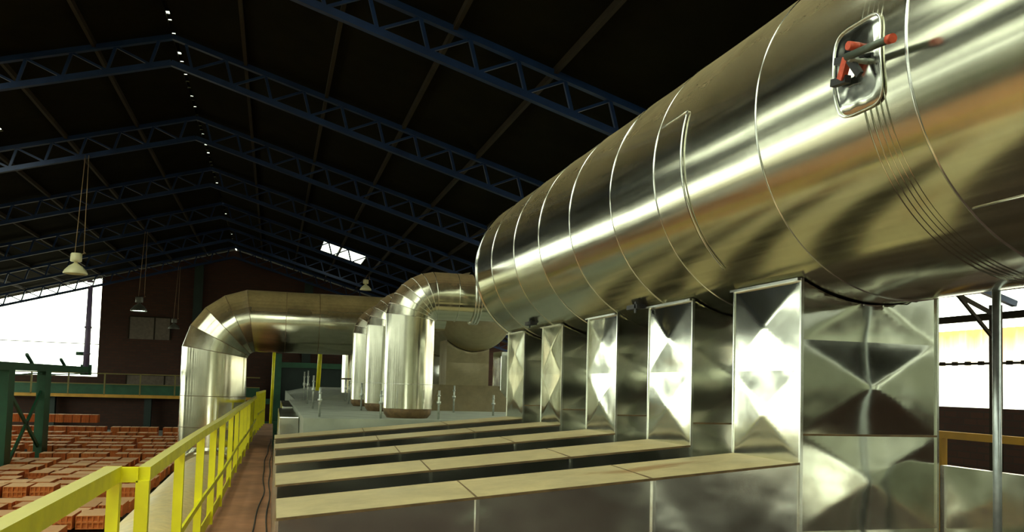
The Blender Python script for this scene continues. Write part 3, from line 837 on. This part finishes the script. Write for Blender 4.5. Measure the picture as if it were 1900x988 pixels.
# pendant lamps
def lamp(x, y, z, r, ztop, mat, label, lit=False):
    t = thing('pendant_lamp', (x, y, z), label, 'lamp', 'pendant lamps')
    mb = MB(); mb.lathe([(r, 0), (r*1.02, .02), (r*.9, r*.32), (r*.55, r*.72), (r*.25, r*.92), (r*.16, r*1.0), (r*.14, r*1.15)], (x, y, z), 28)
    mb.lathe([(r*.97, .01), (r*.85, r*.30), (r*.5, r*.68), (.01, r*.8)], (x, y, z), 28); mb.build('lamp_shade', mat, t)
    mb = MB(); mb.lathe([(.01, r*1.12), (r*.45, r*1.12), (r*.48, r*1.2), (r*.48, r*1.78), (r*.4, r*1.88), (.01, r*1.9)], (x, y, z), 20); mb.build('ballast_housing', mat, t)
    mb = MB(); mb.tube([(x-.03, y, z+r*1.9), (x+.07, y, ztop)], .008, 5); mb.tube([(x+r*.6, y, z+r*1.9), (x+.14, y, ztop)], .008, 5)
    mb.tube([(x+r*.4, y, z+r*1.8), (x+r*.75, y, z+r*1.95), (x+r*.6, y, z+r*2.05)], .012, 5)
    mb.build('suspension_cable', M['cord'], t)
    if lit:
        mb = MB(); mb.lathe([(.01, .02), (r*.9, .02), (r*.9, .05), (.01, .06)], (x, y, z), 20); mb.build('glowing_bulb', M['glow'], t)
lamp(-4.38, 20.8, 2.23, .25, 4.95, M['shade'], 'cream bell-shaped pendant lamp hanging at the left, largest of the lamps')
lamp(-4.49, 30.9, 2.17, .26, 4.9, M['darkshade'], 'dark pendant lamp with a bright white glowing mouth, in front of the brick end wall', True)
lamp(3.6, 35.9, 3.86, .24, 4.0+.55, M['shade'], 'small cream pendant lamp below the bright roof light')
lamp(-4.36, 40.2, 2.1, .24, 4.9, M['darkshade'], 'faint unlit pendant lamp close to the brick end wall')

# ================================================================ bricks
struct('setting_deck', MB().box(-15, -2.02, 2.0, 37.5, -4.7, -2.25), M['floor'])
def block(w, d, h, n=5):
    """hollow clay block: body with rows of holes sunk in the end face turned to the camera"""
    mb = MB()
    # front face with recessed holes
    mb.box(-w/2, w/2, -d/2+.03, d/2, 0, h)
    cols, rows = n, 2
    tx = .10*w/cols*5; 
    cw = w/cols
    for c in range(cols+1):
        x = -w/2+c*cw; mb.box(max(-w/2, x-.010), min(w/2, x+.010), -d/2, -d/2+.03, 0, h)
    for r in range(rows+1):
        z = r*h/rows; mb.box(-w/2, w/2, -d/2+.001, -d/2+.03, max(0, z-.012), min(h, z+.012))
    return mb
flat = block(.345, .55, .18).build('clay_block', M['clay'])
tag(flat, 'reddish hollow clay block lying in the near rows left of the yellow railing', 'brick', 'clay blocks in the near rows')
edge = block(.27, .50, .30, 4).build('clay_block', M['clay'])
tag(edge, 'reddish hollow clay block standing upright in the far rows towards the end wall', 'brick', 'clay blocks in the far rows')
count = 0; first = {0: True, 1: True}
ORD = ['first', 'second', 'third', 'fourth', 'fifth', 'sixth', 'seventh', 'eighth', 'ninth', 'tenth', 'eleventh', 'twelfth', 'thirteenth', 'fourteenth', 'fifteenth', 'sixteenth', 'seventeenth', 'eighteenth', 'nineteenth', 'twentieth', 'last']
POS = {}
def put(kind, x, y, z, rz, rowid=0):
    global count
    if -5.95 < x < -5.35 and (20.3 < y < 21.6 or 23.4 < y < 24.8): return
    key = (kind, rowid); c_ = POS.get(key, 0); POS[key] = c_+1
    src = flat if kind == 0 else edge
    if first[kind]: o = src; first[kind] = False
    else:
        o = src.copy(); COL.objects.link(o)
    o.location = (x, y, z); o.rotation_euler = (0, 0, rz); count += 1
    if kind == 0: o['label'] = 'flat-lying clay block, %s row back from the foreground, %s from the right' % (ORD[min(rowid, 20)], ORD[min(c_, 20)])
    else: o['label'] = 'upright clay block, %s standing row towards the end wall, %s from the right' % (ORD[min(rowid, 20)], ORD[min(c_, 20)])
def vis(x, y): return x > -.285*y-.25 and x < -2.05-.2 and x < -.094*y+.1
row = 0; y = 11.3
while y < 22.2:
    tier = [0, 0, .09, 0, 0, -.03, .10, 0, 0, 0, 0, 0, 0, 0, 0, 0][row % 16]
    c = 0; x = -2.3
    while x > -.285*y-.5:
        if vis(x, y) and not (random.random() < .015):
            put(0, x+random.uniform(-.008, .008), y+random.uniform(-.02, .02), -2.18+tier+random.uniform(-.02, .02)+.0, random.uniform(-.02, .02), row)
        x -= .385; c += 1
        if (c + row//5) % 4 == 0: x -= .15
    y += .76; row += 1
# a layer of the same blocks under the near rows fills the gaps
YS = [22.9, 25.0, 27.2, 29.6, 32.2]
for q, yy in enumerate(YS):
    x = -2.3; c = 0
    while x > -.285*yy-.4:
        if vis(x, yy):
            put(1, x, yy+random.uniform(-.03, .03), -2.245+.03*q, random.uniform(-.02, .02), q)
        x -= .305; c += 1
        if c % (4 if q % 2 else 5) == 0: x -= .16
    if q < 3:
        x = -2.3; c = 0
        while x > -.285*(yy+1.0)-.4:
            if vis(x, yy+1.0): put(0, x, yy+1.0, -2.12+.03*q, 0, 16+q)
            x -= .375; c += 1
            if c % 4 == 0: x -= .13
for q, yy in enumerate([34.4, 36.0]):
    x = -6.6
    while x > -.285*yy-.4:
        put(1, x, yy, -2.245+.36*q, 0, 5+q)
        x -= .30
# the rest of the setting floor, left of the frame and nearer than it, as one mass
mb = MB(); y = 3.0; row = 0
while y < 34:
    x = -2.35; c = 0
    while x > -7.6:
        if not vis(x, y) and not vis(x+.3, y) and (x < -.285*y-.62 or y < 10.75) and not (-5.95 < x < -5.35 and y > 20):
            z = -2.24+random.uniform(-.02, .02); h = random.choice([.24, .25, .33])
            mb.box(x-.18, x+.18, y-.25, y+.25, z, z+h)
        x -= .375; c += 1
        if c % 4 == 0: x -= .13
    y += .70; row += 1
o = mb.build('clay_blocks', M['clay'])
tag(o, 'mass of reddish clay blocks filling the setting floor beyond the left edge', 'bricks', None, 'stuff')
